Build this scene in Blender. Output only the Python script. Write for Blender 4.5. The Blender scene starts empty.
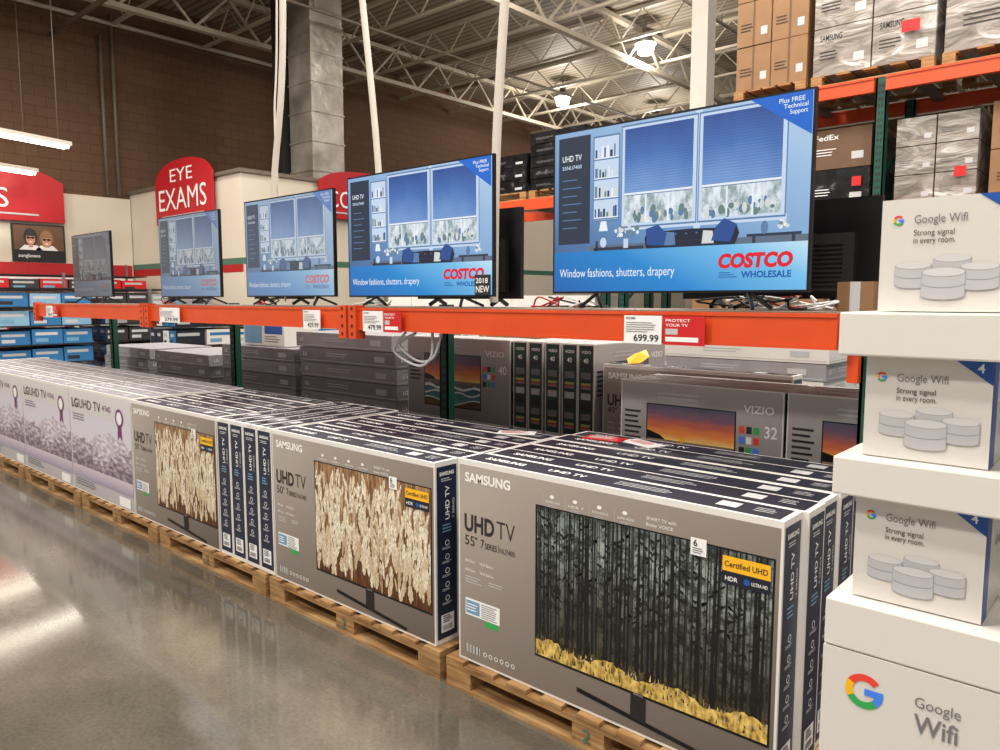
import bpy, math, random
from mathutils import Vector, Matrix
random.seed(7)
scene = bpy.context.scene
scene.view_settings.view_transform = 'Standard'
scene.view_settings.look = 'None'
scene.view_settings.exposure = 0.0

# ---------------------------------------------------------------- materials
MATS = {}
def lin(c):
    return tuple(((v/255.0)/12.92 if v/255.0 <= 0.04045 else (((v/255.0)+0.055)/1.055)**2.4) for v in c) + (1.0,)

def newmat(name):
    m = bpy.data.materials.new(name); m.use_nodes = True
    nt = m.node_tree
    b = nt.nodes['Principled BSDF']
    MATS[name] = m
    return m, nt, b

def plain(name, rgb, rough=0.5, metal=0.0, emit=0.0, var=0.06, scale=6.0, coat=0.0):
    m, nt, b = newmat(name)
    c = lin(rgb)
    b.inputs['Roughness'].default_value = rough
    b.inputs['Metallic'].default_value = metal
    if coat: b.inputs['Coat Weight'].default_value = coat
    if var > 0 and emit == 0:
        tc = nt.nodes.new('ShaderNodeTexCoord')
        n = nt.nodes.new('ShaderNodeTexNoise'); n.inputs['Scale'].default_value = scale
        n.inputs['Detail'].default_value = 3
        r = nt.nodes.new('ShaderNodeValToRGB')
        r.color_ramp.elements[0].position = .3; r.color_ramp.elements[1].position = .7
        r.color_ramp.elements[0].color = tuple(max(0, v*(1-var)) for v in c[:3])+(1,)
        r.color_ramp.elements[1].color = tuple(min(1, v*(1+var)) for v in c[:3])+(1,)
        nt.links.new(tc.outputs['Object'], n.inputs['Vector'])
        nt.links.new(n.outputs['Fac'], r.inputs['Fac'])
        nt.links.new(r.outputs['Color'], b.inputs['Base Color'])
    else:
        b.inputs['Base Color'].default_value = c
    if emit > 0:
        b.inputs['Emission Color'].default_value = c
        b.inputs['Emission Strength'].default_value = emit
        b.inputs['Base Color'].default_value = (0.01, 0.01, 0.01, 1)
    return m

def ramp(nt, stops):
    r = nt.nodes.new('ShaderNodeValToRGB')
    cr = r.color_ramp
    while len(cr.elements) > 1: cr.elements.remove(cr.elements[0])
    cr.elements[0].position = stops[0][0]; cr.elements[0].color = lin(stops[0][1])
    for p, c in stops[1:]:
        e = cr.elements.new(p); e.color = lin(c)
    return r

def uvnoise(nt, sx, sy, scale=1.0, detail=4, loc=0.0, dist=0.0, rough=.5):
    tc = nt.nodes.new('ShaderNodeTexCoord')
    mp = nt.nodes.new('ShaderNodeMapping')
    mp.inputs['Scale'].default_value = (sx, sy, 1)
    mp.inputs['Location'].default_value = (loc, loc*.3, loc)
    n = nt.nodes.new('ShaderNodeTexNoise')
    n.inputs['Scale'].default_value = scale; n.inputs['Detail'].default_value = detail
    n.inputs['Distortion'].default_value = dist; n.inputs['Roughness'].default_value = rough
    nt.links.new(tc.outputs['UV'], mp.inputs['Vector'])
    nt.links.new(mp.outputs['Vector'], n.inputs['Vector'])
    sep = nt.nodes.new('ShaderNodeSeparateXYZ')
    nt.links.new(tc.outputs['UV'], sep.inputs[0])
    return n.outputs['Fac'], sep.outputs['X'], sep.outputs['Y']

def mth(nt, op, a, b_):
    n = nt.nodes.new('ShaderNodeMath'); n.operation = op
    for i, v in enumerate((a, b_)):
        if isinstance(v, (int, float)): n.inputs[i].default_value = v
        else: nt.links.new(v, n.inputs[i])
    return n.outputs[0]

def mixc(nt, f, a, b_, mode='MIX'):
    n = nt.nodes.new('ShaderNodeMix'); n.data_type = 'RGBA'; n.blend_type = mode
    if isinstance(f, (int, float)): n.inputs[0].default_value = f
    else: nt.links.new(f, n.inputs[0])
    nt.links.new(a, n.inputs[6]); nt.links.new(b_, n.inputs[7])
    return n.outputs[2]

def rmp(nt, src, stops):
    r = ramp(nt, stops); nt.links.new(src, r.inputs['Fac']); return r.outputs['Color']

def finish(b, nt, col, rough=.35, emit=0):
    b.inputs['Roughness'].default_value = rough
    if emit:
        nt.links.new(col, b.inputs['Emission Color']); b.inputs['Emission Strength'].default_value = emit
        b.inputs['Base Color'].default_value = (.01, .01, .01, 1)
    else:
        nt.links.new(col, b.inputs['Base Color'])

def picture(name, sx, sy, amp, stops, detail=5, loc=0., emit=0, dist=0., vw=1.0, rough=.35, uw=0.0, u0=0.0):
    m, nt, b = newmat(name)
    f, u, v = uvnoise(nt, sx, sy, 1, detail, loc, dist)
    s = mth(nt, 'ADD', mth(nt, 'MULTIPLY', mth(nt, 'SUBTRACT', f, .5), amp), mth(nt, 'MULTIPLY', v, vw))
    if uw: s = mth(nt, 'ADD', s, mth(nt, 'ADD', mth(nt, 'MULTIPLY', u, uw), u0))
    finish(b, nt, rmp(nt, s, stops), rough, emit)

# forest print background: light coming through foliage
m, nt, b = newmat('print_forest_light')
f0, u, v = uvnoise(nt, 22, 13, 1, 9, 1.7, 0, .75)
mist = rmp(nt, v, [(0, (120, 98, 50)), (.2, (80, 76, 62)), (.5, (104, 108, 104)), (.8, (166, 176, 174)), (1, (120, 130, 126))])
fol = rmp(nt, f0, [(.38, (36, 40, 38)), (.47, (112, 118, 112)), (.56, (235, 238, 236)), (.7, (255, 255, 255))])
finish(b, nt, mixc(nt, .95, mist, fol, 'MULTIPLY'), .3)
m, nt, b = newmat('print_meadow')
tc = nt.nodes.new('ShaderNodeTexCoord'); mp = nt.nodes.new('ShaderNodeMapping'); mp.inputs['Scale'].default_value = (60, 60, 30)
n = nt.nodes.new('ShaderNodeTexNoise'); n.inputs['Scale'].default_value = 1; n.inputs['Detail'].default_value = 5
nt.links.new(tc.outputs['Object'], mp.inputs[0]); nt.links.new(mp.outputs[0], n.inputs['Vector'])
finish(b, nt, rmp(nt, n.outputs['Fac'], [(.32, (92, 74, 34)), (.46, (182, 150, 70)), (.62, (230, 200, 112))]), .3)
m, nt, b = newmat('print_reeds')
f2, u2, v2 = uvnoise(nt, 120, 5, 1, 6, 5.3, .2, .7)
c1 = rmp(nt, f2, [(.36, (74, 50, 34)), (.5, (140, 106, 76)), (.64, (200, 172, 134))])
c3 = rmp(nt, v2, [(0, (160, 120, 90)), (.4, (230, 215, 195)), (1, (255, 250, 240))])
finish(b, nt, mixc(nt, 1, c1, c3, 'MULTIPLY'), .35)
for i, c in enumerate(((246, 236, 214), (236, 222, 194), (222, 202, 170), (206, 182, 146), (178, 148, 112))):
    m, nt, b = newmat('print_plume%d' % i)
    tc = nt.nodes.new('ShaderNodeTexCoord'); mp = nt.nodes.new('ShaderNodeMapping'); mp.inputs['Scale'].default_value = (210, 210, 60)
    n = nt.nodes.new('ShaderNodeTexNoise'); n.inputs['Scale'].default_value = 1; n.inputs['Detail'].default_value = 3
    nt.links.new(tc.outputs['Object'], mp.inputs[0]); nt.links.new(mp.outputs[0], n.inputs['Vector'])
    finish(b, nt, rmp(nt, n.outputs['Fac'], [(.35, tuple(int(q*.74) for q in c)), (.6, c)]), .35)

picture('print_lgsky', 3, 3, .3, [(0, (226, 214, 220)), (.5, (214, 208, 220)), (1, (206, 206, 220))], 4, 2.)
picture('print_lake', 8, 30, .5, [(0, (150, 146, 172)), (.5, (184, 172, 192)), (1, (206, 194, 206))], 4, 2.)
def rocky(name, c1, c2, c3):
    m, nt, b = newmat(name)
    tc = nt.nodes.new('ShaderNodeTexCoord'); mp = nt.nodes.new('ShaderNodeMapping'); mp.inputs['Rotation'].default_value = (0, .7, 0); mp.inputs['Scale'].default_value = (14, 14, 34)
    n = nt.nodes.new('ShaderNodeTexNoise'); n.inputs['Scale'].default_value = 1; n.inputs['Detail'].default_value = 6
    nt.links.new(tc.outputs['Object'], mp.inputs[0]); nt.links.new(mp.outputs[0], n.inputs['Vector'])
    finish(b, nt, rmp(nt, n.outputs['Fac'], [(.38, c1), (.5, c2), (.62, c3)]), .35)
rocky('print_ridge0', (168, 158, 176), (190, 180, 194), (226, 218, 224))
rocky('print_ridge1', (124, 114, 134), (158, 146, 162), (218, 208, 214))
rocky('print_ridge2', (92, 84, 104), (126, 114, 132), (176, 160, 172))
picture('print_sunsky', 4, 9, .3, [(0, (255, 214, 130)), (.2, (248, 150, 78)), (.45, (206, 104, 78)), (.7, (122, 86, 104)), (1, (78, 82, 110))], 5, 4.)
picture('print_sea', 9, 22, .6, [(0, (96, 160, 160)), (.4, (70, 128, 140)), (.75, (60, 100, 120)), (1, (150, 120, 96))], 6, 4.)
picture('print_sand', 12, 8, .3, [(0, (104, 76, 54)), (.6, (148, 112, 82)), (1, (176, 140, 106))], 5, 4.)
picture('print_taupe', 1.2, 1.2, .2, [(0, (98, 89, 83)), (.5, (136, 126, 118)), (1, (172, 162, 154))], 2, 1., vw=.6, uw=-.55, u0=.5)
picture('print_palegrey', 1.2, 1.2, .2, [(0, (178, 175, 180)), (1, (214, 211, 214))], 2, 1.)
picture('print_viziogrey', 1.2, 1.2, .2, [(0, (136, 132, 132)), (1, (176, 171, 170))], 2, 1.)
picture('print_abstract', 5, 5, .6, [(0, (60, 140, 180)), (.3, (210, 90, 60)), (.5, (60, 60, 80)), (.7, (230, 190, 90)), (1, (80, 160, 110))], 3, 9.)
SE = .97
picture('screen_room', 2.0, 1.5, .22, [(0, (66, 104, 152)), (.35, (110, 152, 200)), (.7, (152, 188, 224)), (1, (184, 208, 234))], 3, 0, emit=SE, vw=.5, uw=.5)
picture('screen_banner', .6, .6, .05, [(0, (6, 96, 176)), (.45, (20, 134, 208)), (.8, (116, 192, 236)), (1, (196, 228, 246))], 1, 0, emit=SE, vw=.25, uw=.75)
m, nt, b = newmat('screen_garden')
f, u, v = uvnoise(nt, 6, 4, 1, 9, 2.2, .3, .72)
s = mth(nt, 'ADD', f, mth(nt, 'MULTIPLY', v, .22))
finish(b, nt, rmp(nt, s, [(.40, (126, 148, 152)), (.50, (176, 192, 196)), (.57, (218, 228, 236)), (.68, (240, 245, 250)), (1, (248, 251, 255))]), .3, SE)
m, nt, b = newmat('screen_blind')
f, u, v = uvnoise(nt, 1.5, .6, 1, 2)
w = mth(nt, 'FRACT', mth(nt, 'MULTIPLY', v, 24), 0)
r = rmp(nt, w, [(0, (206, 212, 226)), (.4, (238, 242, 248)), (1, (255, 255, 255))])
sv = mth(nt, 'ADD', v, mth(nt, 'MULTIPLY', mth(nt, 'SUBTRACT', f, .5), .9))
r2 = rmp(nt, sv, [(0, (122, 162, 216)), (.5, (72, 118, 188)), (1, (44, 84, 154))])
finish(b, nt, mixc(nt, 1.0, r2, r, 'MULTIPLY'), .3, SE)
SCR = ['screen_room', 'screen_banner', 'screen_garden', 'screen_blind']
for nm, c in {'scr_white': (236, 242, 250), 'scr_frame': (200, 218, 240), 'scr_dark': (38, 50, 70), 'scr_navy': (22, 30, 52),
              'scr_pillow': (36, 76, 146), 'scr_red': (222, 20, 44), 'scr_blue': (0, 84, 166), 'scr_tri': (22, 104, 206),
              'scr_cream': (214, 218, 214), 'scr_shadow': (92, 126, 168), 'scr_leaf': (104, 132, 130), 'scr_floor': (96, 110, 132)}.items():
    plain(nm, c, .25, emit=SE); SCR.append(nm)
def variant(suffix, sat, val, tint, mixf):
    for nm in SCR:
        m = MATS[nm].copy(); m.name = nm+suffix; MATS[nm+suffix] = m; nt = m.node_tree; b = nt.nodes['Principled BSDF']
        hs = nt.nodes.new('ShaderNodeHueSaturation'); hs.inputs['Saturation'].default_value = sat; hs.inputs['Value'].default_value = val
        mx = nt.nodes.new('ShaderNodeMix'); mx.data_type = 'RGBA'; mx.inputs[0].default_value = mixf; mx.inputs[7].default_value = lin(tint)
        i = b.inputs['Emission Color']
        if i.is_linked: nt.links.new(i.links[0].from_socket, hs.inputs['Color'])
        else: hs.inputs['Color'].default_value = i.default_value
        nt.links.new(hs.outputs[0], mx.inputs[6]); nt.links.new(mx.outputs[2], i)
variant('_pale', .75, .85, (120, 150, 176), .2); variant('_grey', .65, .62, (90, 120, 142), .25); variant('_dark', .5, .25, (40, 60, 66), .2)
plain('scr_off', (16, 20, 26), .12, var=0)

plain('card_white', (226, 223, 219), .45, var=.03)
plain('white_gloss', (218, 214, 209), .38, var=.012)
plain('white_lid', (221, 218, 212), .4, var=.01)
plain('ink_white', (240, 240, 240), .4, var=0)
plain('ink_dark', (40, 40, 44), .4, var=0)
plain('ink_grey', (118, 118, 122), .4, var=0)
plain('ink_lightgrey', (190, 191, 194), .4, var=0)
plain('ink_puck', (212, 212, 213), .4, var=0)
plain('ink_puckside', (190, 191, 195), .4, var=0)
plain('ink_puckedge', (150, 153, 160), .4, var=0)
plain('ink_yellow', (244, 184, 34), .4, var=0)
plain('ink_blue', (28, 84, 168), .4, var=0)
plain('ink_gblue', (66, 133, 244), .4, var=0)
plain('ink_gred', (234, 67, 53), .4, var=0)
plain('ink_gyellow', (251, 188, 5), .4, var=0)
plain('ink_ggreen', (52, 168, 83), .4, var=0)
plain('ink_skyblue', (110, 156, 190), .4, var=0)
plain('ink_purple', (120, 50, 110), .4, var=0)
plain('ink_trunk', (20, 20, 21), .35, var=.3, scale=40)
plain('ink_trunkfar', (48, 50, 50), .35, var=.2, scale=40)
plain('navy', (28, 33, 48), .4, var=.08)
plain('navy_side', (30, 40, 62), .4, var=.05)
plain('dark_card', (52, 50, 52), .45)
plain('grey_card', (150, 149, 154), .5, var=.1)
plain('grey_card2', (130, 129, 136), .5, var=.1)
plain('blue_card', (44, 112, 166), .45)
plain('lightblue_card', (128, 170, 200), .45)
plain('green_card', (34, 58, 48), .45)
plain('brown_card', (142, 106, 72), .65, var=.08)
plain('brown_card2', (104, 76, 54), .65, var=.08)
plain('black_plastic', (16, 16, 18), .3, var=0)
plain('black_matte', (26, 26, 28), .55)
plain('steel', (150, 150, 150), .35, .9)
plain('rack_orange', (214, 76, 30), .4, var=.05)
plain('rack_green', (18, 74, 60), .45)
plain('deck_wire', (110, 100, 90), .5)
plain('sign_red', (182, 18, 30), .45, var=.02)
plain('card_red', (200, 30, 34), .45, var=.02)
plain('trim_red', (176, 26, 32), .5)
plain('trim_green', (70, 112, 96), .5)
plain('wall_white', (212, 202, 186), .7, var=.03, scale=1)
plain('pipe_white', (214, 206, 194), .5, var=.03)
plain('pipe_grey', (110, 100, 88), .5)
plain('column_white', (224, 218, 208), .5, var=.03)
plain('truss', (186, 176, 158), .5)
plain('cable_red', (180, 30, 30), .5, var=0)
plain('skin_print', (206, 150, 120), .5)
plain('lamp_glow', (255, 240, 214), emit=16.0)
plain('tube_glow', (255, 244, 226), emit=14.0)

m, nt, b = newmat('shrink_wrap')
tc = nt.nodes.new('ShaderNodeTexCoord'); n = nt.nodes.new('ShaderNodeTexNoise'); n.inputs['Scale'].default_value = 4; n.inputs['Detail'].default_value = 8; n.inputs['Distortion'].default_value = 1.2
mp = nt.nodes.new('ShaderNodeMapping'); mp.inputs['Scale'].default_value = (.8, 1, 2.0); mp.inputs['Rotation'].default_value = (0, .5, 0)
nt.links.new(tc.outputs['Object'], mp.inputs[0]); nt.links.new(mp.outputs[0], n.inputs['Vector'])
nt.links.new(rmp(nt, n.outputs['Fac'], [(.28, (116, 108, 100)), (.5, (150, 142, 134)), (.62, (172, 166, 160)), (.74, (226, 223, 218))]), b.inputs['Base Color']); b.inputs['Roughness'].default_value = .35
bp = nt.nodes.new('ShaderNodeBump'); bp.inputs['Strength'].default_value = .25; bp.inputs['Distance'].default_value = .2; nt.links.new(n.outputs['Fac'], bp.inputs['Height']); nt.links.new(bp.outputs[0], b.inputs['Normal'])
m, nt, b = newmat('black_wrap')
tc = nt.nodes.new('ShaderNodeTexCoord'); n = nt.nodes.new('ShaderNodeTexNoise'); n.inputs['Scale'].default_value = 8; n.inputs['Detail'].default_value = 6
nt.links.new(tc.outputs['Object'], n.inputs['Vector'])
nt.links.new(rmp(nt, n.outputs['Fac'], [(.4, (12, 12, 14)), (.62, (34, 34, 36)), (.75, (130, 130, 132))]), b.inputs['Base Color']); b.inputs['Roughness'].default_value = .2
m, nt, b = newmat('pallet_wood')
tc = nt.nodes.new('ShaderNodeTexCoord'); mp = nt.nodes.new('ShaderNodeMapping'); mp.inputs['Scale'].default_value = (3, 14, 30)
n = nt.nodes.new('ShaderNodeTexNoise'); n.inputs['Scale'].default_value = 1.4; n.inputs['Detail'].default_value = 6
nt.links.new(tc.outputs['Object'], mp.inputs[0]); nt.links.new(mp.outputs[0], n.inputs['Vector'])
nt.links.new(rmp(nt, n.outputs['Fac'], [(.3, (104, 74, 42)), (.5, (154, 116, 72)), (.7, (186, 150, 102))]), b.inputs['Base Color']); b.inputs['Roughness'].default_value = .75
m, nt, b = newmat('polished_concrete')
tc = nt.nodes.new('ShaderNodeTexCoord')
n = nt.nodes.new('ShaderNodeTexNoise'); n.inputs['Scale'].default_value = .9; n.inputs['Detail'].default_value = 8; n.inputs['Roughness'].default_value = .65
nt.links.new(tc.outputs['Object'], n.inputs['Vector'])
ca = rmp(nt, n.outputs['Fac'], [(.3, (80, 76, 67)), (.5, (100, 94, 84)), (.7, (120, 113, 101))])
n2 = nt.nodes.new('ShaderNodeTexNoise'); n2.inputs['Scale'].default_value = 60; n2.inputs['Detail'].default_value = 3
nt.links.new(tc.outputs['Object'], n2.inputs['Vector'])
cb_ = rmp(nt, n2.outputs['Fac'], [(.35, (215, 215, 215)), (.65, (255, 255, 255))])
nt.links.new(mixc(nt, .6, ca, cb_, 'MULTIPLY'), b.inputs['Base Color'])
rr = nt.nodes.new('ShaderNodeMapRange'); rr.inputs['To Min'].default_value = .04; rr.inputs['To Max'].default_value = .15
nt.links.new(n.outputs['Fac'], rr.inputs['Value']); nt.links.new(rr.outputs[0], b.inputs['Roughness'])
b.inputs['Specular IOR Level'].default_value = .9; b.inputs['IOR'].default_value = 1.6
def brickmat(name, axis):
    m, nt, b = newmat(name)
    tc = nt.nodes.new('ShaderNodeTexCoord'); sp = nt.nodes.new('ShaderNodeSeparateXYZ'); cb = nt.nodes.new('ShaderNodeCombineXYZ')
    nt.links.new(tc.outputs['Object'], sp.inputs[0])
    nt.links.new(sp.outputs[axis], cb.inputs['X']); nt.links.new(sp.outputs['Z'], cb.inputs['Y'])
    br = nt.nodes.new('ShaderNodeTexBrick'); br.inputs['Scale'].default_value = 1.0
    br.inputs['Brick Width'].default_value = .42; br.inputs['Row Height'].default_value = .21; br.inputs['Mortar Size'].default_value = .01
    br.inputs['Color1'].default_value = lin((98, 70, 48)); br.inputs['Color2'].default_value = lin((91, 65, 45)); br.inputs['Mortar'].default_value = lin((78, 56, 38))
    nt.links.new(cb.outputs[0], br.inputs['Vector']); nt.links.new(br.outputs['Color'], b.inputs['Base Color'])
    b.inputs['Roughness'].default_value = .85
brickmat('brick_left', 'Y'); brickmat('brick_back', 'X')
m, nt, b = newmat('roof_deck')
tc = nt.nodes.new('ShaderNodeTexCoord'); wv = nt.nodes.new('ShaderNodeTexWave'); wv.inputs['Scale'].default_value = 1.6; wv.bands_direction = 'Y'
nt.links.new(tc.outputs['Object'], wv.inputs['Vector'])
nt.links.new(rmp(nt, wv.outputs['Fac'], [(0, (108, 98, 84)), (.5, (150, 139, 122)), (1, (160, 150, 132))]), b.inputs['Base Color']); b.inputs['Roughness'].default_value = .6
m, nt, b = newmat('galvanised')
tc = nt.nodes.new('ShaderNodeTexCoord'); vo = nt.nodes.new('ShaderNodeTexNoise'); vo.inputs['Scale'].default_value = 1.6; vo.inputs['Detail'].default_value = 6
nt.links.new(tc.outputs['Object'], vo.inputs['Vector'])
nt.links.new(rmp(nt, vo.outputs['Fac'], [(.3, (130, 124, 116)), (.7, (192, 187, 178))]), b.inputs['Base Color']); b.inputs['Roughness'].default_value = .35; b.inputs['Metallic'].default_value = .5
bp = nt.nodes.new('ShaderNodeBump'); bp.inputs['Strength'].default_value = .4; bp.inputs['Distance'].default_value = .15; nt.links.new(vo.outputs['Fac'], bp.inputs['Height']); nt.links.new(bp.outputs[0], b.inputs['Normal'])

# ---------------------------------------------------------------- text cache
TC = {}
def textmesh(s, bold=.012):
    k = (s, bold)
    if k in TC: return TC[k]
    cu = bpy.data.curves.new('t', 'FONT'); cu.body = s; cu.size = 1; cu.resolution_u = 3; cu.offset = bold
    o = bpy.data.objects.new('t', cu); scene.collection.objects.link(o)
    bpy.context.view_layer.update()
    dg = bpy.context.evaluated_depsgraph_get()
    me = bpy.data.meshes.new_from_object(o.evaluated_get(dg))
    vs = [(v.co.x, v.co.y) for v in me.vertices]; fs = [tuple(p.vertices) for p in me.polygons]
    bpy.data.objects.remove(o); bpy.data.curves.remove(cu); bpy.data.meshes.remove(me)
    x0 = min(v[0] for v in vs); x1 = max(v[0] for v in vs); y1 = max(v[1] for v in vs)
    TC[k] = ([(x-x0, y) for x, y in vs], fs, x1-x0, y1)
    return TC[k]

class Fr:
    def __init__(s, o, u, v):
        s.o = Vector(o); s.u = Vector(u); s.v = Vector(v); s.n = s.u.cross(s.v)
    def p(s, a, b, off=0): return s.o + s.u*a + s.v*b + s.n*off
def front(x=0, y=0, z=0): return Fr((x, y, z), (1, 0, 0), (0, 0, 1))
def right(x=0, y=0, z=0): return Fr((x, y, z), (0, 1, 0), (0, 0, 1))
def left(x=0, y=0, z=0): return Fr((x, y, z), (0, -1, 0), (0, 0, 1))
def back(x=0, y=0, z=0): return Fr((x, y, z), (-1, 0, 0), (0, 0, 1))
def top(x=0, y=0, z=0): return Fr((x, y, z), (1, 0, 0), (0, 1, 0))

class B:
    def __init__(s, name):
        s.name = name; s.v = []; s.f = []; s.m = []; s.uv = []; s.slots = []; s.smooth = []
    def mi(s, m):
        if m not in s.slots: s.slots.append(m)
        return s.slots.index(m)
    def face(s, pts, m, uv=None, smooth=False):
        i = len(s.v); s.v += [tuple(p) for p in pts]; s.f.append(tuple(range(i, i+len(pts))))
        s.m.append(s.mi(m)); s.uv.append(uv or [(0, 0)]*len(pts)); s.smooth.append(smooth)
    def box(s, x0, x1, y0, y1, z0, z1, m, bev=0):
        i = len(s.v); k = s.mi(m)
        s.v += [(x0, y0, z0), (x1, y0, z0), (x1, y1, z0), (x0, y1, z0), (x0, y0, z1), (x1, y0, z1), (x1, y1, z1), (x0, y1, z1)]
        for q in ((0, 3, 2, 1), (4, 5, 6, 7), (0, 1, 5, 4), (1, 2, 6, 5), (2, 3, 7, 6), (3, 0, 4, 7)):
            s.f.append(tuple(i+a for a in q)); s.m.append(k); s.uv.append([(0, 0), (1, 0), (1, 1), (0, 1)]); s.smooth.append(False)
    def bar(s, p0, p1, w, m, h=None):
        p0 = Vector(p0); p1 = Vector(p1); d = (p1-p0).normalized()
        a = d.cross(Vector((0, 0, 1)))
        if a.length < 1e-3: a = Vector((1, 0, 0))
        a.normalize(); c = d.cross(a).normalized(); a = a*w/2; c = c*(h or w)/2
        i = len(s.v); k = s.mi(m)
        for p in (p0, p1):
            s.v += [tuple(p-a-c), tuple(p+a-c), tuple(p+a+c), tuple(p-a+c)]
        for q in ((0, 1, 2, 3), (7, 6, 5, 4), (0, 4, 5, 1), (1, 5, 6, 2), (2, 6, 7, 3), (3, 7, 4, 0)):
            s.f.append(tuple(i+x for x in q)); s.m.append(k); s.uv.append([(0, 0)]*4); s.smooth.append(False)
    def cyl(s, p0, p1, r0, m, r1=None, n=14):
        p0 = Vector(p0); p1 = Vector(p1); d = (p1-p0).normalized(); r1 = r0 if r1 is None else r1
        a = d.orthogonal().normalized(); c = d.cross(a)
        i = len(s.v); k = s.mi(m)
        for p, r in ((p0, r0), (p1, r1)):
            for j in range(n):
                t = 2*math.pi*j/n; s.v.append(tuple(p + (a*math.cos(t)+c*math.sin(t))*r))
        for j in range(n):
            s.f.append((i+j, i+(j+1) % n, i+n+(j+1) % n, i+n+j)); s.m.append(k); s.uv.append([(0, 0)]*4); s.smooth.append(True)
        s.f.append(tuple(i+n-1-j for j in range(n))); s.m.append(k); s.uv.append([(0, 0)]*n); s.smooth.append(False)
        s.f.append(tuple(i+n+j for j in range(n))); s.m.append(k); s.uv.append([(0, 0)]*n); s.smooth.append(False)
    def tube(s, pts, r, m, n=8):
        P = [Vector(p) for p in pts]; Q = []
        for i in range(len(P)-1):
            a = P[max(i-1, 0)]; b_ = P[i]; c = P[i+1]; d = P[min(i+2, len(P)-1)]
            for j in range(6):
                t = j/6
                Q.append(.5*((2*b_)+(-a+c)*t+(2*a-5*b_+4*c-d)*t*t+(-a+3*b_-3*c+d)*t**3))
        Q.append(P[-1])
        i0 = len(s.v); k = s.mi(m)
        up = Vector((.31, .91, .22)).normalized()
        for i, q in enumerate(Q):
            d = (Q[min(i+1, len(Q)-1)]-Q[max(i-1, 0)]).normalized()
            a = d.cross(up).normalized(); c = d.cross(a)
            for j in range(n):
                t = 2*math.pi*j/n; s.v.append(tuple(q+(a*math.cos(t)+c*math.sin(t))*r))
        for i in range(len(Q)-1):
            for j in range(n):
                s.f.append((i0+i*n+j, i0+i*n+(j+1) % n, i0+(i+1)*n+(j+1) % n, i0+(i+1)*n+j)); s.m.append(k); s.uv.append([(0, 0)]*4); s.smooth.append(True)
    def rect(s, F, a0, a1, b0, b1, m, off=.001):
        s.face([F.p(a0, b0, off), F.p(a1, b0, off), F.p(a1, b1, off), F.p(a0, b1, off)], m, [(0, 0), (1, 0), (1, 1), (0, 1)])
    def poly(s, F, pts, m, off=.001):
        s.face([F.p(a, b_, off) for a, b_ in pts], m)
    def ell(s, F, ca, cb, ra, rb, m, off=.002, n=24):
        s.poly(F, [(ca+ra*math.cos(2*math.pi*i/n), cb+rb*math.sin(2*math.pi*i/n)) for i in range(n)], m, off)
    def ring(s, F, ca, cb, r0, r1, t0, t1, m, off=.002, n=10):
        for i in range(n):
            a = math.radians(t0+(t1-t0)*i/n); c = math.radians(t0+(t1-t0)*(i+1)/n)
            s.poly(F, [(ca+r0*math.cos(a), cb+r0*math.sin(a)), (ca+r1*math.cos(a), cb+r1*math.sin(a)), (ca+r1*math.cos(c), cb+r1*math.sin(c)), (ca+r0*math.cos(c), cb+r0*math.sin(c))], m, off)
    def text(s, F, txt, a, b_, h, m, w=None, rot=0, off=.002, bold=.012, al='l', slant=0):
        vs, fs, W, H = textmesh(txt, bold)
        k = h/H; kx = (w/W) if w else k
        ox = {'l': 0, 'c': -W*kx/2, 'r': -W*kx}[al]
        cr, sr = math.cos(math.radians(rot)), math.sin(math.radians(rot))
        i = len(s.v); mi = s.mi(m)
        for x, y in vs:
            X = x*kx+ox+slant*y*k; Y = y*k
            s.v.append(tuple(F.p(a+X*cr-Y*sr, b_+X*sr+Y*cr, off)))
        for f in fs:
            s.f.append(tuple(i+q for q in f)); s.m.append(mi); s.uv.append([(0, 0)]*len(f)); s.smooth.append(False)
    def lines(s, F, a, b_, w, n, lh, gap, m, off=.002):
        for i in range(n):
            s.rect(F, a, a+w*random.uniform(.7, 1), b_-i*(lh+gap)-lh, b_-i*(lh+gap), m, off)
    def build(s, loc=(0, 0, 0), rot=0, bevel=0, parent=None):
        me = bpy.data.meshes.new(s.name); me.from_pydata(s.v, [], s.f)
        for m in s.slots: me.materials.append(MATS[m])
        uvl = me.uv_layers.new(name='UVMap')
        for p, mi, uv, sm in zip(me.polygons, s.m, s.uv, s.smooth):
            p.material_index = mi; p.use_smooth = sm
            for li, c in zip(p.loop_indices, uv): uvl.data[li].uv = c
        o = bpy.data.objects.new(s.name, me); scene.collection.objects.link(o)
        o.location = loc; o.rotation_euler = (0, 0, math.radians(rot))
        if bevel:
            md = o.modifiers.new('bevel', 'BEVEL'); md.width = bevel; md.segments = 2; md.limit_method = 'ANGLE'
        if parent: o.parent = parent
        return o

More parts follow.
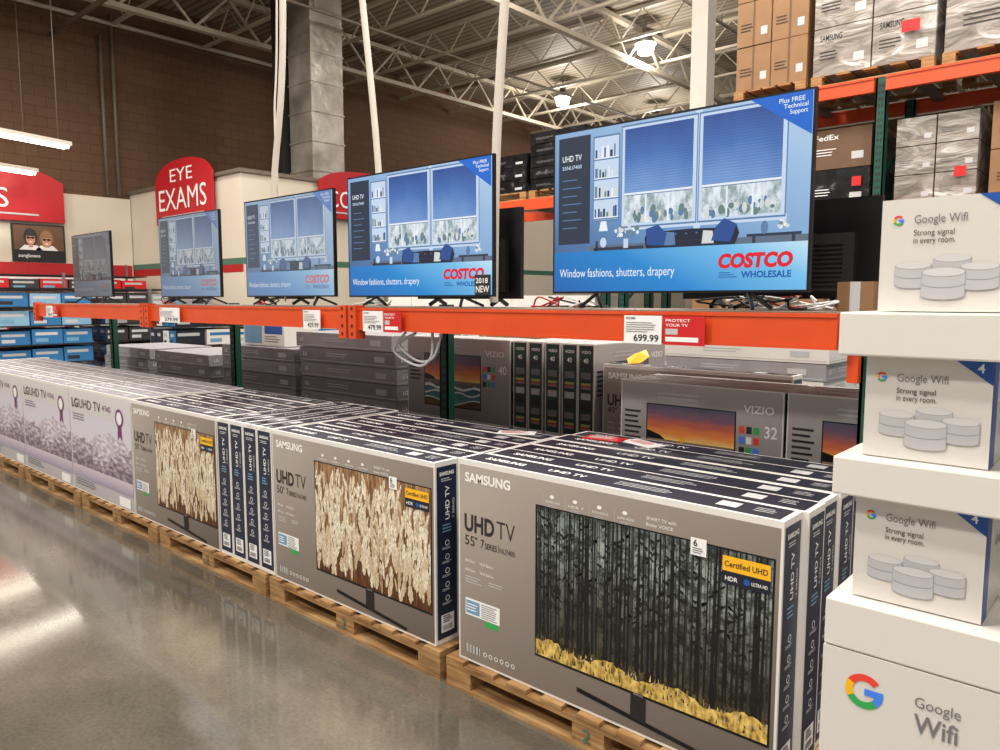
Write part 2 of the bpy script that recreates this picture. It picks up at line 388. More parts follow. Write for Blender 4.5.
# ---------------------------------------------------------------- printed pictures drawn as flat shapes
def cl(x): return min(1, max(0, x))
def art(b, F, x0, x1, z0, z1, kind, off=.003):
    W = x1-x0; H = z1-z0; R = random.Random(5)
    def P(a, c): return (x0+cl(a)*W, z0+cl(c)*H)
    if kind == 'forest':
        b.rect(F, x0, x1, z0, z1, 'print_forest_light', off); o = off+.0002
        for i in range(85):
            x = R.random(); w = R.uniform(.0012, .0030); t = R.uniform(-.006, .006); g = R.uniform(.12, .17)
            b.poly(F, [P(x-w, g), P(x+w, g), P(x+w*.6+t, 1), P(x-w*.6+t, 1)], 'ink_trunkfar', o); o += 6e-6
        for i in range(48):
            x = (i+R.uniform(-.45, .45))/48; w = R.uniform(.0025, .0066); t = R.uniform(-.008, .008); g = R.uniform(.08, .14)
            b.poly(F, [P(x-w*1.2, g), P(x+w*1.2, g), P(x+w*.6+t, 1), P(x-w*.6+t, 1)], 'ink_trunk', o); o += 6e-6
            for j in range(7):
                c = R.uniform(.42, .98); s_ = R.choice((-1, 1)); l = R.uniform(.008, .022)
                b.poly(F, [P(x, c), P(x+s_*l, c-R.uniform(.004, .022)), P(x+s_*l*.9, c-.03), P(x, c-.012)], 'ink_trunk', o)
            o += 6e-6
        n = 60; pts = [P(0, 0), P(1, 0)]
        for i in range(n+1): pts.append(P(1-i/n, .10+.025*math.sin(i*.37)+R.uniform(-.012, .012)))
        b.poly(F, pts, 'print_meadow', o); o += 1e-5
        for i in range(150):
            x = R.random(); c = R.uniform(.0, .10); b.poly(F, [P(x-.004, c), P(x+.004, c), P(x+R.uniform(-.006, .006), c+R.uniform(.02, .05))], R.choice(('ink_trunkfar', 'print_meadow', 'print_plume3')), o)
    elif kind == 'pampas':
        b.rect(F, x0, x1, z0, z1, 'print_reeds', off); o = off+.0002
        N = 620
        for i in range(N):
            q = 1-i/N; x = R.random(); c = q*.86-.02+R.uniform(-.04, .04)
            l = R.uniform(.10, .19)*(1.15-.4*q); w = R.uniform(.009, .018)*(1.2-.4*q); t = R.uniform(-.02, .03)
            if c < .12 and R.random() < .6: continue
            m = 'print_plume%d' % min(4, max(0, int(R.gauss(1.2+(.9 if c < .3 else 0), 1.1))))
            L_ = []; Rr = []
            for k in range(7):
                s_ = k/6; ww = w*math.sin(math.pi*(s_*.85+.08))**.8*(1 if k % 2 else .72)
                L_.append(P(x+t*s_-ww, c+l*s_)); Rr.append(P(x+t*s_+ww, c+l*s_))
            L_[-1] = Rr[-1] = P(x+t*1.1, c+l*1.02)
            b.poly(F, Rr + L_[:-1][::-1], m, o); o += 4e-6
    elif kind == 'mountain':
        b.rect(F, x0, x1, z0, z1, 'print_lgsky', off); o = off+.0002
        for base, amp, m, fr in ((.62, .22, 'print_ridge0', 3), (.46, .22, 'print_ridge1', 4), (.30, .14, 'print_ridge2', 5)):
            n = 60; ph = R.random()*6; pts = [P(0, .16), P(1, .16)]
            for i in range(n+1):
                x = 1-i/n; h_ = base+amp*(.5*math.sin(x*fr*2+ph)+.3*abs(math.sin(x*fr*5+ph*2))+.2*abs(math.sin(x*fr*13+ph)))+R.uniform(-.012, .012)
                pts.append(P(x, h_))
            b.poly(F, pts, m, o); o += .0002
        b.rect(F, x0, x1, z0, z0+H*.19, 'print_lake', o)
    elif kind == 'sunset':
        b.rect(F, x0, x1, z0+H*.5, z1, 'print_sunsky', off); b.rect(F, x0, x1, z0, z0+H*.5, 'print_sea', off); o = off+.0002
        b.ell(F, x0+W*.42, z0+H*.52, W*.035, H*.035, 'ink_yellow', o)
        n = 30
        for base, m, th in ((.34, 'ink_white', .05), (.24, 'ink_white', .03)):
            up = [P(i/n, base+.03*math.sin(i*.5+base*20)+R.uniform(-.01, .01)+th) for i in range(n+1)]; dn = [P(i/n, base+.03*math.sin(i*.5+base*20)) for i in range(n+1)]
            b.poly(F, dn+up[::-1], m, o)
        pts = [P(0, 0), P(1, 0)]+[P(1-i/n, .10+.06*math.sin(i*.25+1)) for i in range(n+1)]
        b.poly(F, pts, 'ink_white', o+.0001); b.poly(F, [(p[0], max(z0, p[1]-H*.02)) for p in pts], 'print_sand', o+.0002)
        b.poly(F, [P(.0, .5), P(.22, .5), P(.16, .56), P(.06, .6), P(0, .62)], 'ink_trunk', o)

# ---------------------------------------------------------------- room
def simple(name, x0, x1, y0, y1, z0, z1, m):
    b = B(name); b.box(x0, x1, y0, y1, z0, z1, m); return b.build()
XW = -18.0; YB = 30.0; ZC = 8.4
simple('floor', XW-.2, 8, -8, YB+.2, -.1, 0, 'polished_concrete')
simple('ceiling', XW-.2, 8, -8, YB+.2, ZC, ZC+.1, 'roof_deck')
simple('wall_left', XW-.2, XW, -8, YB, 0, ZC, 'brick_left')
simple('wall_back', XW-.2, 8, YB, YB+.2, 0, ZC, 'brick_back')
b = B('wall_optical_department')
b.box(XW+.02, -13.1, 7.5, YB-.02, 0, 4.0, 'wall_white')
b.box(XW+.02, -13.05, 7.45, YB-.02, 4.0, 4.07, 'pipe_grey')
F = front(0, 7.5); b.rect(F, XW+.02, -13.1, 2.30, 2.42, 'trim_green', .004); b.rect(F, XW+.02, -13.1, 2.15, 2.30, 'trim_red', .003)
F = right(-13.1, 0); b.rect(F, 7.5, YB-.02, 2.30, 2.42, 'trim_green', .004)
b.build()
b = B('trim_1')
b.box(XW, XW+.08, -8, 7.48, 0, 3.9, 'wall_white')
b.box(XW+.08, XW+.11, -8, 7.44, 2.1, 2.4, 'trim_red')
b.box(XW+.08, XW+.11, -8, 7.44, 2.0, 2.1, 'ink_white')
b.build()

b = B('ceiling_truss')
for y in [1+2.1*i for i in range(14)]:
    b.box(XW+.05, 7.5, y-.04, y+.04, ZC-.1, ZC-.02, 'truss'); b.box(XW+.05, 7.5, y-.04, y+.04, ZC-.72, ZC-.66, 'truss')
    x = XW+.1; k = 0
    while x < 7:
        z0, z1 = (ZC-.08, ZC-.69) if k % 2 == 0 else (ZC-.69, ZC-.08)
        b.bar((x, y, z0), (x+.6, y, z1), .026, 'truss'); x += .6; k += 1
for x in (-16, -10.2, -4.65, 2):
    b.box(x-.08, x+.08, -7, YB-.1, ZC-1.02, ZC-.92, 'truss'); b.box(x-.08, x+.08, -7, YB-.1, ZC-.2, ZC-.1, 'truss')
    y = -7; k = 0
    while y < YB-1:
        z0, z1 = (ZC-.15, ZC-.97) if k % 2 == 0 else (ZC-.97, ZC-.15)
        b.bar((x, y, z0), (x, y+.8, z1), .05, 'truss'); y += .8; k += 1
b.build()
b = B('sprinkler_pipe')
for x in (-12.8, -7.2, -2):
    b.cyl((x, -6, ZC-1.15), (x, YB-.1, ZC-1.15), .035, 'pipe_grey', n=8)
    for y in range(0, 30, 3): b.cyl((x, y, ZC-1.15), (x, y, ZC-.95), .015, 'pipe_grey', n=6)
b.cyl((-17.9, 6, ZC-1.25), (7, 6, ZC-1.25), .05, 'pipe_grey', n=8)
b.build()
b = B('wall_conduit')
for y, z1 in ((7.0, 7.4), (7.25, 7.9), (12.2, 7.6)):
    b.cyl((XW+.07, y, 3.95 if y < 7.5 else 4.08), (XW+.07, y, z1), .035, 'pipe_grey', n=8)
b.cyl((XW+.1, -6, 7.7), (XW+.1, 11.5, 7.7), .05, 'truss', n=8)
b.cyl((XW+.1, 11.5, 7.7), (XW+.1, 11.5, 4.08), .05, 'truss', n=8)
b.build()
def column(x, y, w, name='support_column', z0=0):
    b = B(name)
    b.box(x-w/2, x+w/2, y-w/2, y+w/2, z0, ZC-.02, 'column_white')
    b.box(x-w/2-.05, x+w/2+.05, y-w/2-.05, y+w/2+.05, z0, z0+.04, 'steel')
    b.build()
column(-4.74, 9.35, .225)
b = B('air_duct')
x, y, w = -13.85, 9.75, .4
b.box(x-w, x+w, y-w, y+w, 4.08, ZC-.02, 'galvanised')
for i in range(7):
    z = 4.3+i*.6; b.box(x-w-.02, x+w+.02, y-w-.02, y+w+.02, z, z+.03, 'galvanised')
b.build()
b = B('support_column'); b.box(-14.5, -14.3, 9.2, 9.4, 4.08, ZC-.02, 'black_matte'); b.box(-14.55, -14.25, 9.15, 9.2, 4.08, ZC-.02, 'black_matte'); b.box(-14.55, -14.25, 9.4, 9.45, 4.08, ZC-.02, 'black_matte'); b.build()

def lamp(x, y, z=7.6, power=260, kind='AREA'):
    b = B('high_bay_lamp')
    b.cyl((0, 0, 0), (0, 0, .22), .27, 'steel', .12, 20)
    b.cyl((0, 0, .22), (0, 0, .36), .09, 'pipe_grey', n=12)
    b.cyl((0, 0, .36), (0, 0, ZC-z-.02), .012, 'pipe_grey', n=6)
    b.cyl((0, 0, -.015), (0, 0, -.001), .25, 'lamp_glow', n=20)
    if kind != 'AREA': b.cyl((0, 0, -.22), (0, 0, -.02), .18, 'lamp_glow', .22, 20)
    o = b.build((x, y, z))
    l = bpy.data.lights.new('lamp_light', kind); l.energy = power; l.color = (1, .93, .84)
    if kind == 'AREA': l.shape = 'DISK'; l.size = .9
    else: l.shadow_soft_size = .3
    lo = bpy.data.objects.new('lamp_light', l); scene.collection.objects.link(lo); lo.parent = o; lo.location = (0, 0, -.06 if kind == 'AREA' else -.55)
for x, y in ((-15, 1.0), (-10.5, 1.0), (-3.2, -1.6), (.8, .3), (-10, -4.5), (-5, -5), (.5, -4.5), (-11.2, 5.4), (-6.5, 5.2), (-2.6, 5.6), (1.2, 5.2)):
    lamp(x, y, power=325)
for x, y in ((-9.94, 16.6), (-14.4, 19.2), (-13.6, 23.5), (-5.5, 12.5), (-3, 20), (-9, 10.5)):
    lamp(x, y, 7.82, 240, 'POINT')
for x, y, z in ((-15.2, 4.35, 4.42), (-16.9, 4.3, 4.12)):
    b = B('fluorescent_strip_light')
    b.box(-.1, .1, -1.1, 1.1, .05, .12, 'pipe_white'); b.cyl((-.05, -1.05, .02), (-.05, 1.05, .02), .03, 'tube_glow', n=8); b.cyl((.05, -1.05, .02), (.05, 1.05, .02), .03, 'tube_glow', n=8)
    b.cyl((0, -.9, .12), (0, -.9, ZC-z-.02), .01, 'pipe_grey', n=6); b.cyl((0, .9, .12), (0, .9, ZC-z-.02), .01, 'pipe_grey', n=6)
    b.build((x, y, z), rot=16)

# ---------------------------------------------------------------- signs
def arch_sign(F, w, h, l1, l2, w1=.4, w2=.85, peak=.22):
    b = B('hanging_department_sign'); t = .06; P = [(0, 0), (w, 0)]; n = 20
    for i in range(n+1):
        s_ = 1-2*i/n; e = (1-abs(s_)**6)
        P.append((w/2+w/2*s_, h*(.72)+h*peak*(1-s_*s_)*.6+h*.15*e))
    b.face([F.p(a, c, t) for a, c in P], 'sign_red'); b.face([F.p(a, c, 0) for a, c in reversed(P)], 'sign_red')
    for i in range(len(P)):
        a, c = P[i], P[(i+1) % len(P)]
        b.face([F.p(*a, 0), F.p(*c, 0), F.p(*c, t), F.p(*a, t)], 'sign_red')
    if l1: b.text(F, l1, w/2, h*.66, h*.2, 'ink_white', w=w*w1, al='c', off=t+.01, bold=0)
    if l2: b.text(F, l2, w/2, h*.22, h*.34, 'ink_white', w=w*w2, al='c', off=t+.01, bold=0)
    b.rect(F, w*.12, w*.88, h*.10, h*.13, 'ink_lightgrey', t+.01)
    b.build()
arch_sign(front(-16.35, 7.42, 3.2), 2.4, 1.27, 'EYE', 'EXAMS')
arch_sign(right(-13.02, 9.15, 3.3), 2.6, 1.0, '', 'CONTACTS')
arch_sign(right(-13.02, 13.2, 3.0), 2.4, 1.1, '', 'LENSES')
arch_sign(right(-17.86, 1.9, 3.25), 4.15, 1.15, '', 'GLASSES', peak=.25, w2=.5)
b = B('wall_poster')
b.box(-17.92, -17.87, 5.05, 6.05, 2.42, 3.2, 'black_matte')
F = right(-17.87, 5.05, 2.42)
b.rect(F, .03, .97, .24, .75, 'brown_card2', .003); b.rect(F, .03, .97, .03, .22, 'black_matte', .003)
b.text(F, 'sunglasses', .1, .09, .07, 'ink_white', off=.006)
for cx, cz, hr, sk in ((.34, .47, 'ink_dark', 'skin_print'), (.64, .44, 'brown_card', 'skin_print')):
    b.poly(F, [(cx-.22, .24), (cx+.22, .24), (cx+.12, .34), (cx-.12, .34)], 'ink_white', .005)
    b.ell(F, cx, cz+.04, .13, .18, hr, .006); b.poly(F, [(cx-.04, .3), (cx+.04, .3), (cx+.035, cz-.08), (cx-.035, cz-.08)], sk, .007); b.ell(F, cx, cz, .085, .13, sk, .008)
    b.poly(F, [(cx-.085, cz+.06), (cx+.085, cz+.06), (cx+.06, cz+.14), (cx-.05, cz+.15)], hr, .009)
    b.rect(F, cx-.02, cx+.02, cz+.025, cz+.038, 'black_plastic', .01)
    b.ell(F, cx-.042, cz+.025, .036, .026, 'black_plastic', .01); b.ell(F, cx+.042, cz+.025, .036, .026, 'black_plastic', .01)
    b.ell(F, cx, cz-.065, .034, .012, 'ink_white', .01); b.poly(F, [(cx-.01, cz-.025), (cx+.012, cz-.025), (cx, cz+.02)], 'brown_card', .0095)
b.build()

# ---------------------------------------------------------------- pallets
def pallet(x0, y0, w, d=1.0, h=.128):
    b = B('wooden_pallet'); bt = .018
    for y in (0, d/2-.05, d-.1):
        b.box(0, w, y, y+.1, .0, bt, 'pallet_wood')
        b.box(0, w, y, y+.1, h-2*bt, h-bt, 'pallet_wood')
        for x in (0, w/2-.07, w-.14): b.box(x, x+.14, y+.002, y+.098, bt, h-2*bt, 'pallet_wood')
    n = 9
    for i in range(n):
        x = i*(w-.1)/(n-1); b.box(x, x+.1, 0, d, h-bt, h, 'pallet_wood')
    b.text(front(), '2', w/2-.02, .035, .05, 'trim_green', off=.003)
    b.build((x0, y0, 0))
for x0, w in ((-2.2, 1.46), (-3.58, 1.34), (-4.92, 1.3), (-6.28, 1.32), (-7.62, 1.3), (-8.98, 1.3), (-10.35, 1.3)):
    pallet(x0, 2.14, w, .93)
pallet(-2.15, 3.33, 1.2, .38); pallet(-.78, 3.33, .45, .38)
for x0, w in ((-2.7, 1.3), (-4.55, 1.75), (-6.05, 1.4), (-7.5, 1.35), (-9.05, 1.35), (-10.5, 1.3)):
    pallet(x0, 3.9, w, 1.0)

# ---------------------------------------------------------------- cartons
ZP = .13
def side_art(b, S, T, H, brand='SAMSUNG', col='navy_side'):
    b.rect(S, .010, T-.010, .022, H-.022, col)
    b.text(S, brand, T/2, H-.062, .016, 'ink_white', w=T*.62, al='c', bold=.03)
    b.lines(S, T*.25, H-.075, T*.5, 2, .004, .005, 'ink_lightgrey')
    b.text(S, 'UHD TV', T*.60, H-.26, .024, 'ink_white', rot=90, w=.15)
    b.text(S, '7 SERIES', T*.82, H-.26, .012, 'ink_lightgrey', rot=90, w=.09)
    b.lines(S, T*.3, H-.28, T*.4, 3, .006, .008, 'ink_skyblue')
    for i, z in enumerate((.47, .405, .34, .275, .21)):
        z = z*H/.85
        b.ring(S, T/2, z, .010, .013, 0, 360, 'ink_white', n=14); b.rect(S, T/2-.004, T/2+.004, z-.004, z+.004, 'ink_lightgrey'); b.lines(S, T*.28, z-.018, T*.44, 2, .003, .003, 'ink_lightgrey')
    b.rect(S, T*.22, T*.78, .05, .13, 'ink_white', .002); b.lines(S, T*.3, .125, T*.38, 4, .004, .005, 'ink_dark', .003)
    for i in range(9): b.rect(S, T*.3+i*T*.045, T*.3+i*T*.045+T*.02, .058, .082, 'ink_dark', .003)
def top_art(b, Tf, L, T, brand='SAMSUNG', col='navy'):
    b.rect(Tf, .018, L-.018, .011, T-.011, col)
    b.text(Tf, brand, .10, T*.38, T*.22, 'ink_white', w=.2, bold=.03)
    b.text(Tf, 'UHD TV', .42, T*.38, T*.22, 'ink_white')
    b.lines(Tf, .72, T*.66, .25, 3, .005, .013, 'ink_lightgrey')
    b.rect(Tf, L-.24, L-.17, T*.3, T*.7, 'ink_lightgrey', .002)
    b.lines(Tf, L-.12, T*.66, .07, 3, .005, .013, 'ink_lightgrey')

def samsung(L, T, H, pic, inch, name='tv_box', detail=True):
    b = B(name); b.box(0, L, 0, T, 0, H, 'card_white')
    F = front(); bk = back(L, T)
    b.rect(F, .008, L-.008, .010, H-.022, 'print_taupe')
    b.rect(bk, .008, L-.008, .010, H-.022, 'print_taupe')
    side_art(b, right(L, 0), T, H); side_art(b, left(0, T), T, H)
    top_art(b, top(0, 0, H), L, T)
    if detail:
        for FF in (F,):
            k = H/.856
            b.text(FF, 'SAMSUNG', .04, H-.088, .038, 'ink_white', w=.245, bold=.035)
            b.text(FF, 'UHD', .036, H-.295*k, .070, 'ink_dark', w=.165, bold=.03)
            b.text(FF, 'TV', .214, H-.295*k, .070, 'ink_dark', w=.095, bold=-.008)
            b.text(FF, inch, .038, H-.355*k, .040, 'ink_dark', bold=0, w=.055); b.text(FF, '"', .096, H-.345*k, .030, 'ink_dark')
            b.text(FF, '7', .128, H-.352*k, .034, 'ink_dark', w=.018); b.text(FF, 'SERIES', .150, H-.352*k, .024, 'ink_dark', w=.065)
            b.rect(FF, .222, .224, H-.355*k, H-.32*k, 'ink_dark', .002); b.text(FF, 'NU7400', .230, H-.352*k, .022, 'ink_dark', w=.078, bold=0)
            for i in range(4):
                x = L*.34+i*.105; b.ell(FF, x+.03, H-.078, .010, .007, 'ink_white'); b.text(FF, ('DYNAMIC COLOR', 'HDR 7', 'MOTION RATE 120', 'GAME MODE')[i], x, H-.102, .008, 'ink_white', w=.068, bold=0); b.lines(FF, x+.01, H-.110, .045, 2, .002, .004, 'ink_lightgrey')
                b.rect(FF, x-.012, x-.011, H-.12, H-.07, 'ink_lightgrey', .002)
            b.text(FF, 'SMART TV with', L*.34+.43, H-.083, .011, 'ink_white', w=.11, bold=0); b.text(FF, 'Bixby VOICE', L*.34+.43, H-.104, .011, 'ink_white', w=.10, bold=0)
            x0, x1, z0, z1 = L*.305, L*.985, H*.165, H*.862
            b.rect(FF, x0, x1, z0, z1, 'black_plastic', .002); art(b, FF, x0+.006, x1-.006, z0+.010, z1-.005, pic, .0025)
            cx = (x0+x1)/2
            b.poly(FF, [(cx-.26, z0-.075), (cx+.26, z0-.12), (cx+.26, z0-.105), (cx-.26, z0-.058)], 'black_plastic', .003)
            b.poly(FF, [(cx-.03, z0), (cx+.03, z0), (cx+.03, z0-.09), (cx-.03, z0-.085)], 'black_matte', .004)
            b.text(FF, 'SAMSUNG', cx, z0+.002, .006, 'ink_lightgrey', al='c', off=.004, bold=0)
            b.rect(FF, x1-.165, x1-.012, z1-.112*k, z1-.022, 'navy', .0065); b.rect(FF, x1-.165, x1-.012, z1-.070*k, z1-.022, 'ink_yellow', .007)
            b.text(FF, 'Certified UHD', x1-.158, z1-.055*k, .018, 'ink_dark', w=.138, off=.0078)
            b.text(FF, 'HDR', x1-.155, z1-.100*k, .014, 'ink_white', off=.0078); b.ell(FF, x1-.085, z1-.092*k, .010, .010, 'ink_blue', .0078); b.text(FF, 'ULTRA HD', x1-.07, z1-.098*k, .011, 'ink_white', w=.05, off=.0078)
            b.rect(FF, x1-.275, x1-.22, z1-.045, z1+.012, 'ink_white', .0065); b.text(FF, '6', x1-.265, z1-.015, .022, 'ink_dark', off=.0075); b.lines(FF, x1-.268, z1-.02, .04, 3, .003, .004, 'ink_grey', .0075)
            for q in (.50, .455): b.text(FF, 'HDR Smart', .04, H*q, .012, 'ink_white', w=.055, bold=0); b.text(FF, 'Wi-Fi Built-in', .12, H*q, .012, 'ink_white', w=.075, bold=0)
            b.lines(FF, .04, H*.43, .10, 3, .004, .007, 'ink_lightgrey'); b.lines(FF, .17, H*.43, .08, 2, .004, .007, 'ink_lightgrey')
            b.rect(FF, .04, .23, H*.235, H*.32, 'ink_white', .002); b.rect(FF, .045, .12, H*.245, H*.31, 'ink_skyblue', .003); b.lines(FF, .13, H*.31, .09, 7, .003, .006, 'ink_grey', .003); b.lines(FF, .05, H*.295, .06, 3, .005, .007, 'ink_white', .004)
            b.rect(FF, .15, .22, H*.205, H*.232, 'ink_ggreen', .002)
            for i in range(14): b.rect(FF, .04+i*.006, .043+i*.006, .04, .075, 'ink_white' if i % 3 else 'ink_dark', .003)
            for i in range(6): b.ring(FF, .15+i*.030, .055, .007, .010, 0, 360, 'ink_white', n=10)
    return b

samsung(1.35, .147, .856, 'forest', '55').build((-2.15, 2.17, ZP))
samsung(1.265, .14, .815, 'pampas', '50').build((-3.552, 2.165, ZP))
samsung(1.175, .14, .815, 'pampas', '50').build((-5.335, 2.165, ZP))
for i in range(4):
    samsung(.9, .143, .815, 'pampas', '50', detail=False).build((-4.145+i*.147, 2.165+.9, ZP), rot=-90)

def pile(L, T, H, n, loc, name='tv_box_pile', jit=.01):
    b = B(name)
    for i in range(n):
        dx = random.uniform(-jit, jit); y = i*(T+.003); dz = random.uniform(-.004, .0)
        b.box(dx, L+dx, y, y+T, 0, H+dz, 'card_white')
        side_art(b, right(L+dx, y), T, H); side_art(b, left(dx, y+T), T, H)
        top_art(b, top(dx, y, H+dz), L, T)
    bk = back(L, n*(T+.003)-.003); b.rect(bk, .03, L-.03, .012, H-.03, 'print_taupe', .002)
    return b.build(loc)
pile(1.35, .147, .856, 5, (-2.13, 2.32, ZP))
pile(1.265, .14, .815, 5, (-3.54, 2.308, ZP))
pile(1.15, .14, .815, 5, (-5.32, 2.308, ZP))
for i, (x, y, z, m, r_) in enumerate(((-2.02, 2.86, ZP+.8575, 'card_red', 12), (-1.85, 2.93, ZP+.8575, 'ink_white', -20), (-2.55, 2.85, ZP+.8165, 'ink_white', 30))):
    b = B('paper_flyer'); b.box(0, .2, 0, .1, 0, .0015, m); F = top(0, 0, .0015); b.lines(F, .02, .085, .15, 4, .006, .008, 'ink_white' if m == 'card_red' else 'card_red', .0006); b.build((x, y, z), rot=r_)

def lgbox(L, T, H, detail=True):
    b = B('tv_box'); b.box(0, L, 0, T, 0, H, 'card_white')
    for FF in (front(), back(L, T)):
        b.rect(FF, .008, L-.008, .01, H-.018, 'print_palegrey')
    if detail:
        FF = front()
        art(b, FF, .008, L-.008, .11, H*.76, 'mountain', .002)
        b.text(FF, 'LG', .05, H-.15, .07, 'ink_dark', w=.13, bold=.02, off=.004); b.text(FF, 'UHD TV', .20, H-.15, .07, 'ink_dark', w=.42, bold=-.005, off=.004); b.text(FF, 'AI ThinQ', .65, H-.13, .04, 'ink_purple', w=.15, off=.004)
        b.ring(FF, L-.19, H-.16, .05, .068, 0, 360, 'ink_purple', n=20, off=.004); b.ell(FF, L-.19, H-.16, .045, .045, 'ink_white', .004); b.poly(FF, [(L-.22, H-.22), (L-.16, H-.22), (L-.15, H-.32), (L-.19, H-.29), (L-.23, H-.32)], 'ink_purple', .004)
        b.lines(FF, .06, H-.2, .3, 3, .008, .012, 'ink_grey', .004)
        b.lines(FF, .06, .10, .4, 3, .008, .012, 'ink_grey', .004); b.rect(FF, L-.25, L-.06, .02, .09, 'ink_white', .004)
    side_art(b, right(L, 0), T, H, 'LG', 'grey_card'); side_art(b, left(0, T), T, H, 'LG', 'grey_card')
    top_art(b, top(0, 0, H), L, T, 'LG', 'grey_card2')
    return b
for x in (-6.49, -7.64, -8.79, -9.94):
    for j in range(6):
        lgbox(1.14, .14, .82, j == 0).build((x+random.uniform(-.004, .004), 2.165+j*.144, ZP))

def vizio(L, T, H, inch):
    b = B('tv_box'); b.box(0, L, 0, T, 0, H, 'card_white')
    for FF in (front(), back(L, T)):
        b.rect(FF, .006, L-.006, .006, H-.006, 'print_viziogrey')
        b.rect(FF, L*.18, L*.74, H*.14, H*.80, 'black_plastic', .002); art(b, FF, L*.187, L*.733, H*.155, H*.79, 'sunset', .003)
        b.text(FF, 'VIZIO', L*.78, H*.80, H*.065, 'ink_white', w=L*.17, bold=.02); b.text(FF, inch, L*.90, H*.60, H*.1, 'ink_white', w=L*.07)
        for i in range(9): b.rect(FF, L*.76+(i % 3)*L*.04, L*.76+(i % 3)*L*.04+L*.03, H*.62-(i//3)*H*.09, H*.62-(i//3)*H*.09+H*.06, ('ink_gred', 'ink_dark', 'ink_ggreen', 'ink_gblue', 'ink_white')[i % 5], .003)
        b.lines(FF, L*.03, H*.72, L*.12, 6, H*.02, H*.03, 'ink_dark', .003); b.lines(FF, L*.25, H*.91, L*.35, 2, H*.02, H*.02, 'ink_lightgrey', .003)
    for S in (right(L, 0), left(0, T)):
        b.rect(S, .008, T-.008, .01, H-.01, 'green_card'); b.text(S, 'VIZIO', T/2, H*.9, H*.03, 'ink_white', w=T*.6, al='c')
        for i in range(7): b.rect(S, T*.2, T*.8, H*.08+i*H*.11, H*.15+i*H*.11, ('print_abstract', 'ink_lightgrey', 'ink_dark', 'ink_grey')[(i*3) % 4], .002)
        b.text(S, inch, T/2, H*.80, H*.05, 'ink_white', w=T*.3, al='c', off=.004)
    Tf = top(0, 0, H); b.rect(Tf, .02, L-.02, .01, T-.01, 'ink_lightgrey'); b.text(Tf, 'VIZIO', .1, T*.35, T*.3, 'ink_dark')
    return b
for x in (-2.11, -1.24):
    for z in (ZP, ZP+.548):
        for j in range(3): vizio(.855, .12, .545, '32').build((x, 3.345+j*.126, z))
for j in range(2):
    for z in (ZP, ZP+.612): vizio(1.07, .13, .61, '40').build((-4.47, 3.95+j*.14, z))
for i, x in enumerate((-3.37, -3.235, -3.09, -2.95, -2.82)):
    for z in (ZP, ZP+.612):
        vizio(.9, .125, .61, '40').build((x, 3.95+.9, z), rot=-90)
b = samsung(1.2, .14, .75, 'forest', '49'); b.build((-2.66, 4.0, .48))
b = B('carton'); b.box(0, 1.23, 0, .41, 0, .348, 'brown_card2'); b.rect(front(), .6, .63, 0, .348, 'ink_lightgrey'); b.build((-2.68, 3.99, .129))

def lying(x0, y0, L, D, n, h, name='flat_tv_box_stack', mats=('grey_card', 'grey_card2')):
    b = B(name)
    for i in range(n):
        dx = random.uniform(-.03, .03); dy = random.uniform(0, .03); z = i*h
        b.box(dx, L+dx, dy, D+dy, z, z+h-.006, mats[i % len(mats)])
        for FF, w in ((front(dx, dy, z), L), (right(L+dx, dy, z), D)):
            b.rect(FF, .02, w-.02, h*.10, h*.15, 'ink_lightgrey'); b.text(FF, 'LG', .06, h*.38, h*.25, 'ink_white'); b.lines(FF, w*.3, h*.65, w*.25, 2, h*.06, h*.1, 'ink_lightgrey'); b.rect(FF, w*.8, w*.9, h*.3, h*.65, 'ink_lightgrey', .002)
    return b.build((x0, y0, .13))
lying(-6.0, 3.95, 1.35, .8, 9, .135)
lying(-7.5, 4.0, 1.35, .8, 8, .13)
lying(-9.0, 3.95, 1.3, .8, 7, .13)
lying(-10.5, 3.95, 1.3, .8, 7, .13)
lying(-7.3, 5.6, 1.2, .8, 10, .13, mats=('card_white', 'lightblue_card'))
lying(-5.6, 6.0, 1.4, .8, 9, .13, mats=('brown_card', 'card_white'))
lying(-3.2, 5.6, 1.4, .9, 10, .13, mats=('card_white', 'grey_card'))
lying(-1.6, 5.6, 1.4, .9, 10, .13, mats=('card_white', 'lightblue_card'))
lying(-9.2, 6.2, 1.4, .9, 10, .13, mats=('blue_card', 'card_white'))
for x, y in ((-5.6, 6.0), (-3.2, 5.6), (-1.6, 5.6), (-7.3, 5.6), (-9.2, 6.2)): pallet(x, y, 1.3, .8)
b = B('appliance_box'); b.box(0, .75, 0, .4, 0, .22, 'card_white'); F = front(); b.rect(F, .02, .35, .02, .2, 'ink_skyblue'); b.rect(F, .4, .72, .12, .2, 'ink_blue'); b.lines(F, .4, .1, .3, 3, .01, .015, 'ink_grey'); b.build((-7.2, 4.1, .13+8*.13))

b = B('yellow_cleaning_cloth')
P = [(0, 0, .002), (.08, .01, .01), (.12, .05, .05), (.07, .09, .09), (.0, .07, .06), (-.03, .03, .03)]
c = Vector((.05, .05, .075))
for i in range(6): b.face([P[i], P[(i+1) % 6], c], 'ink_yellow'); b.face([P[(i+1) % 6], P[i], (.05, .04, .0)], 'ink_yellow')
b.build((-2.5, 4.04, 1.234))

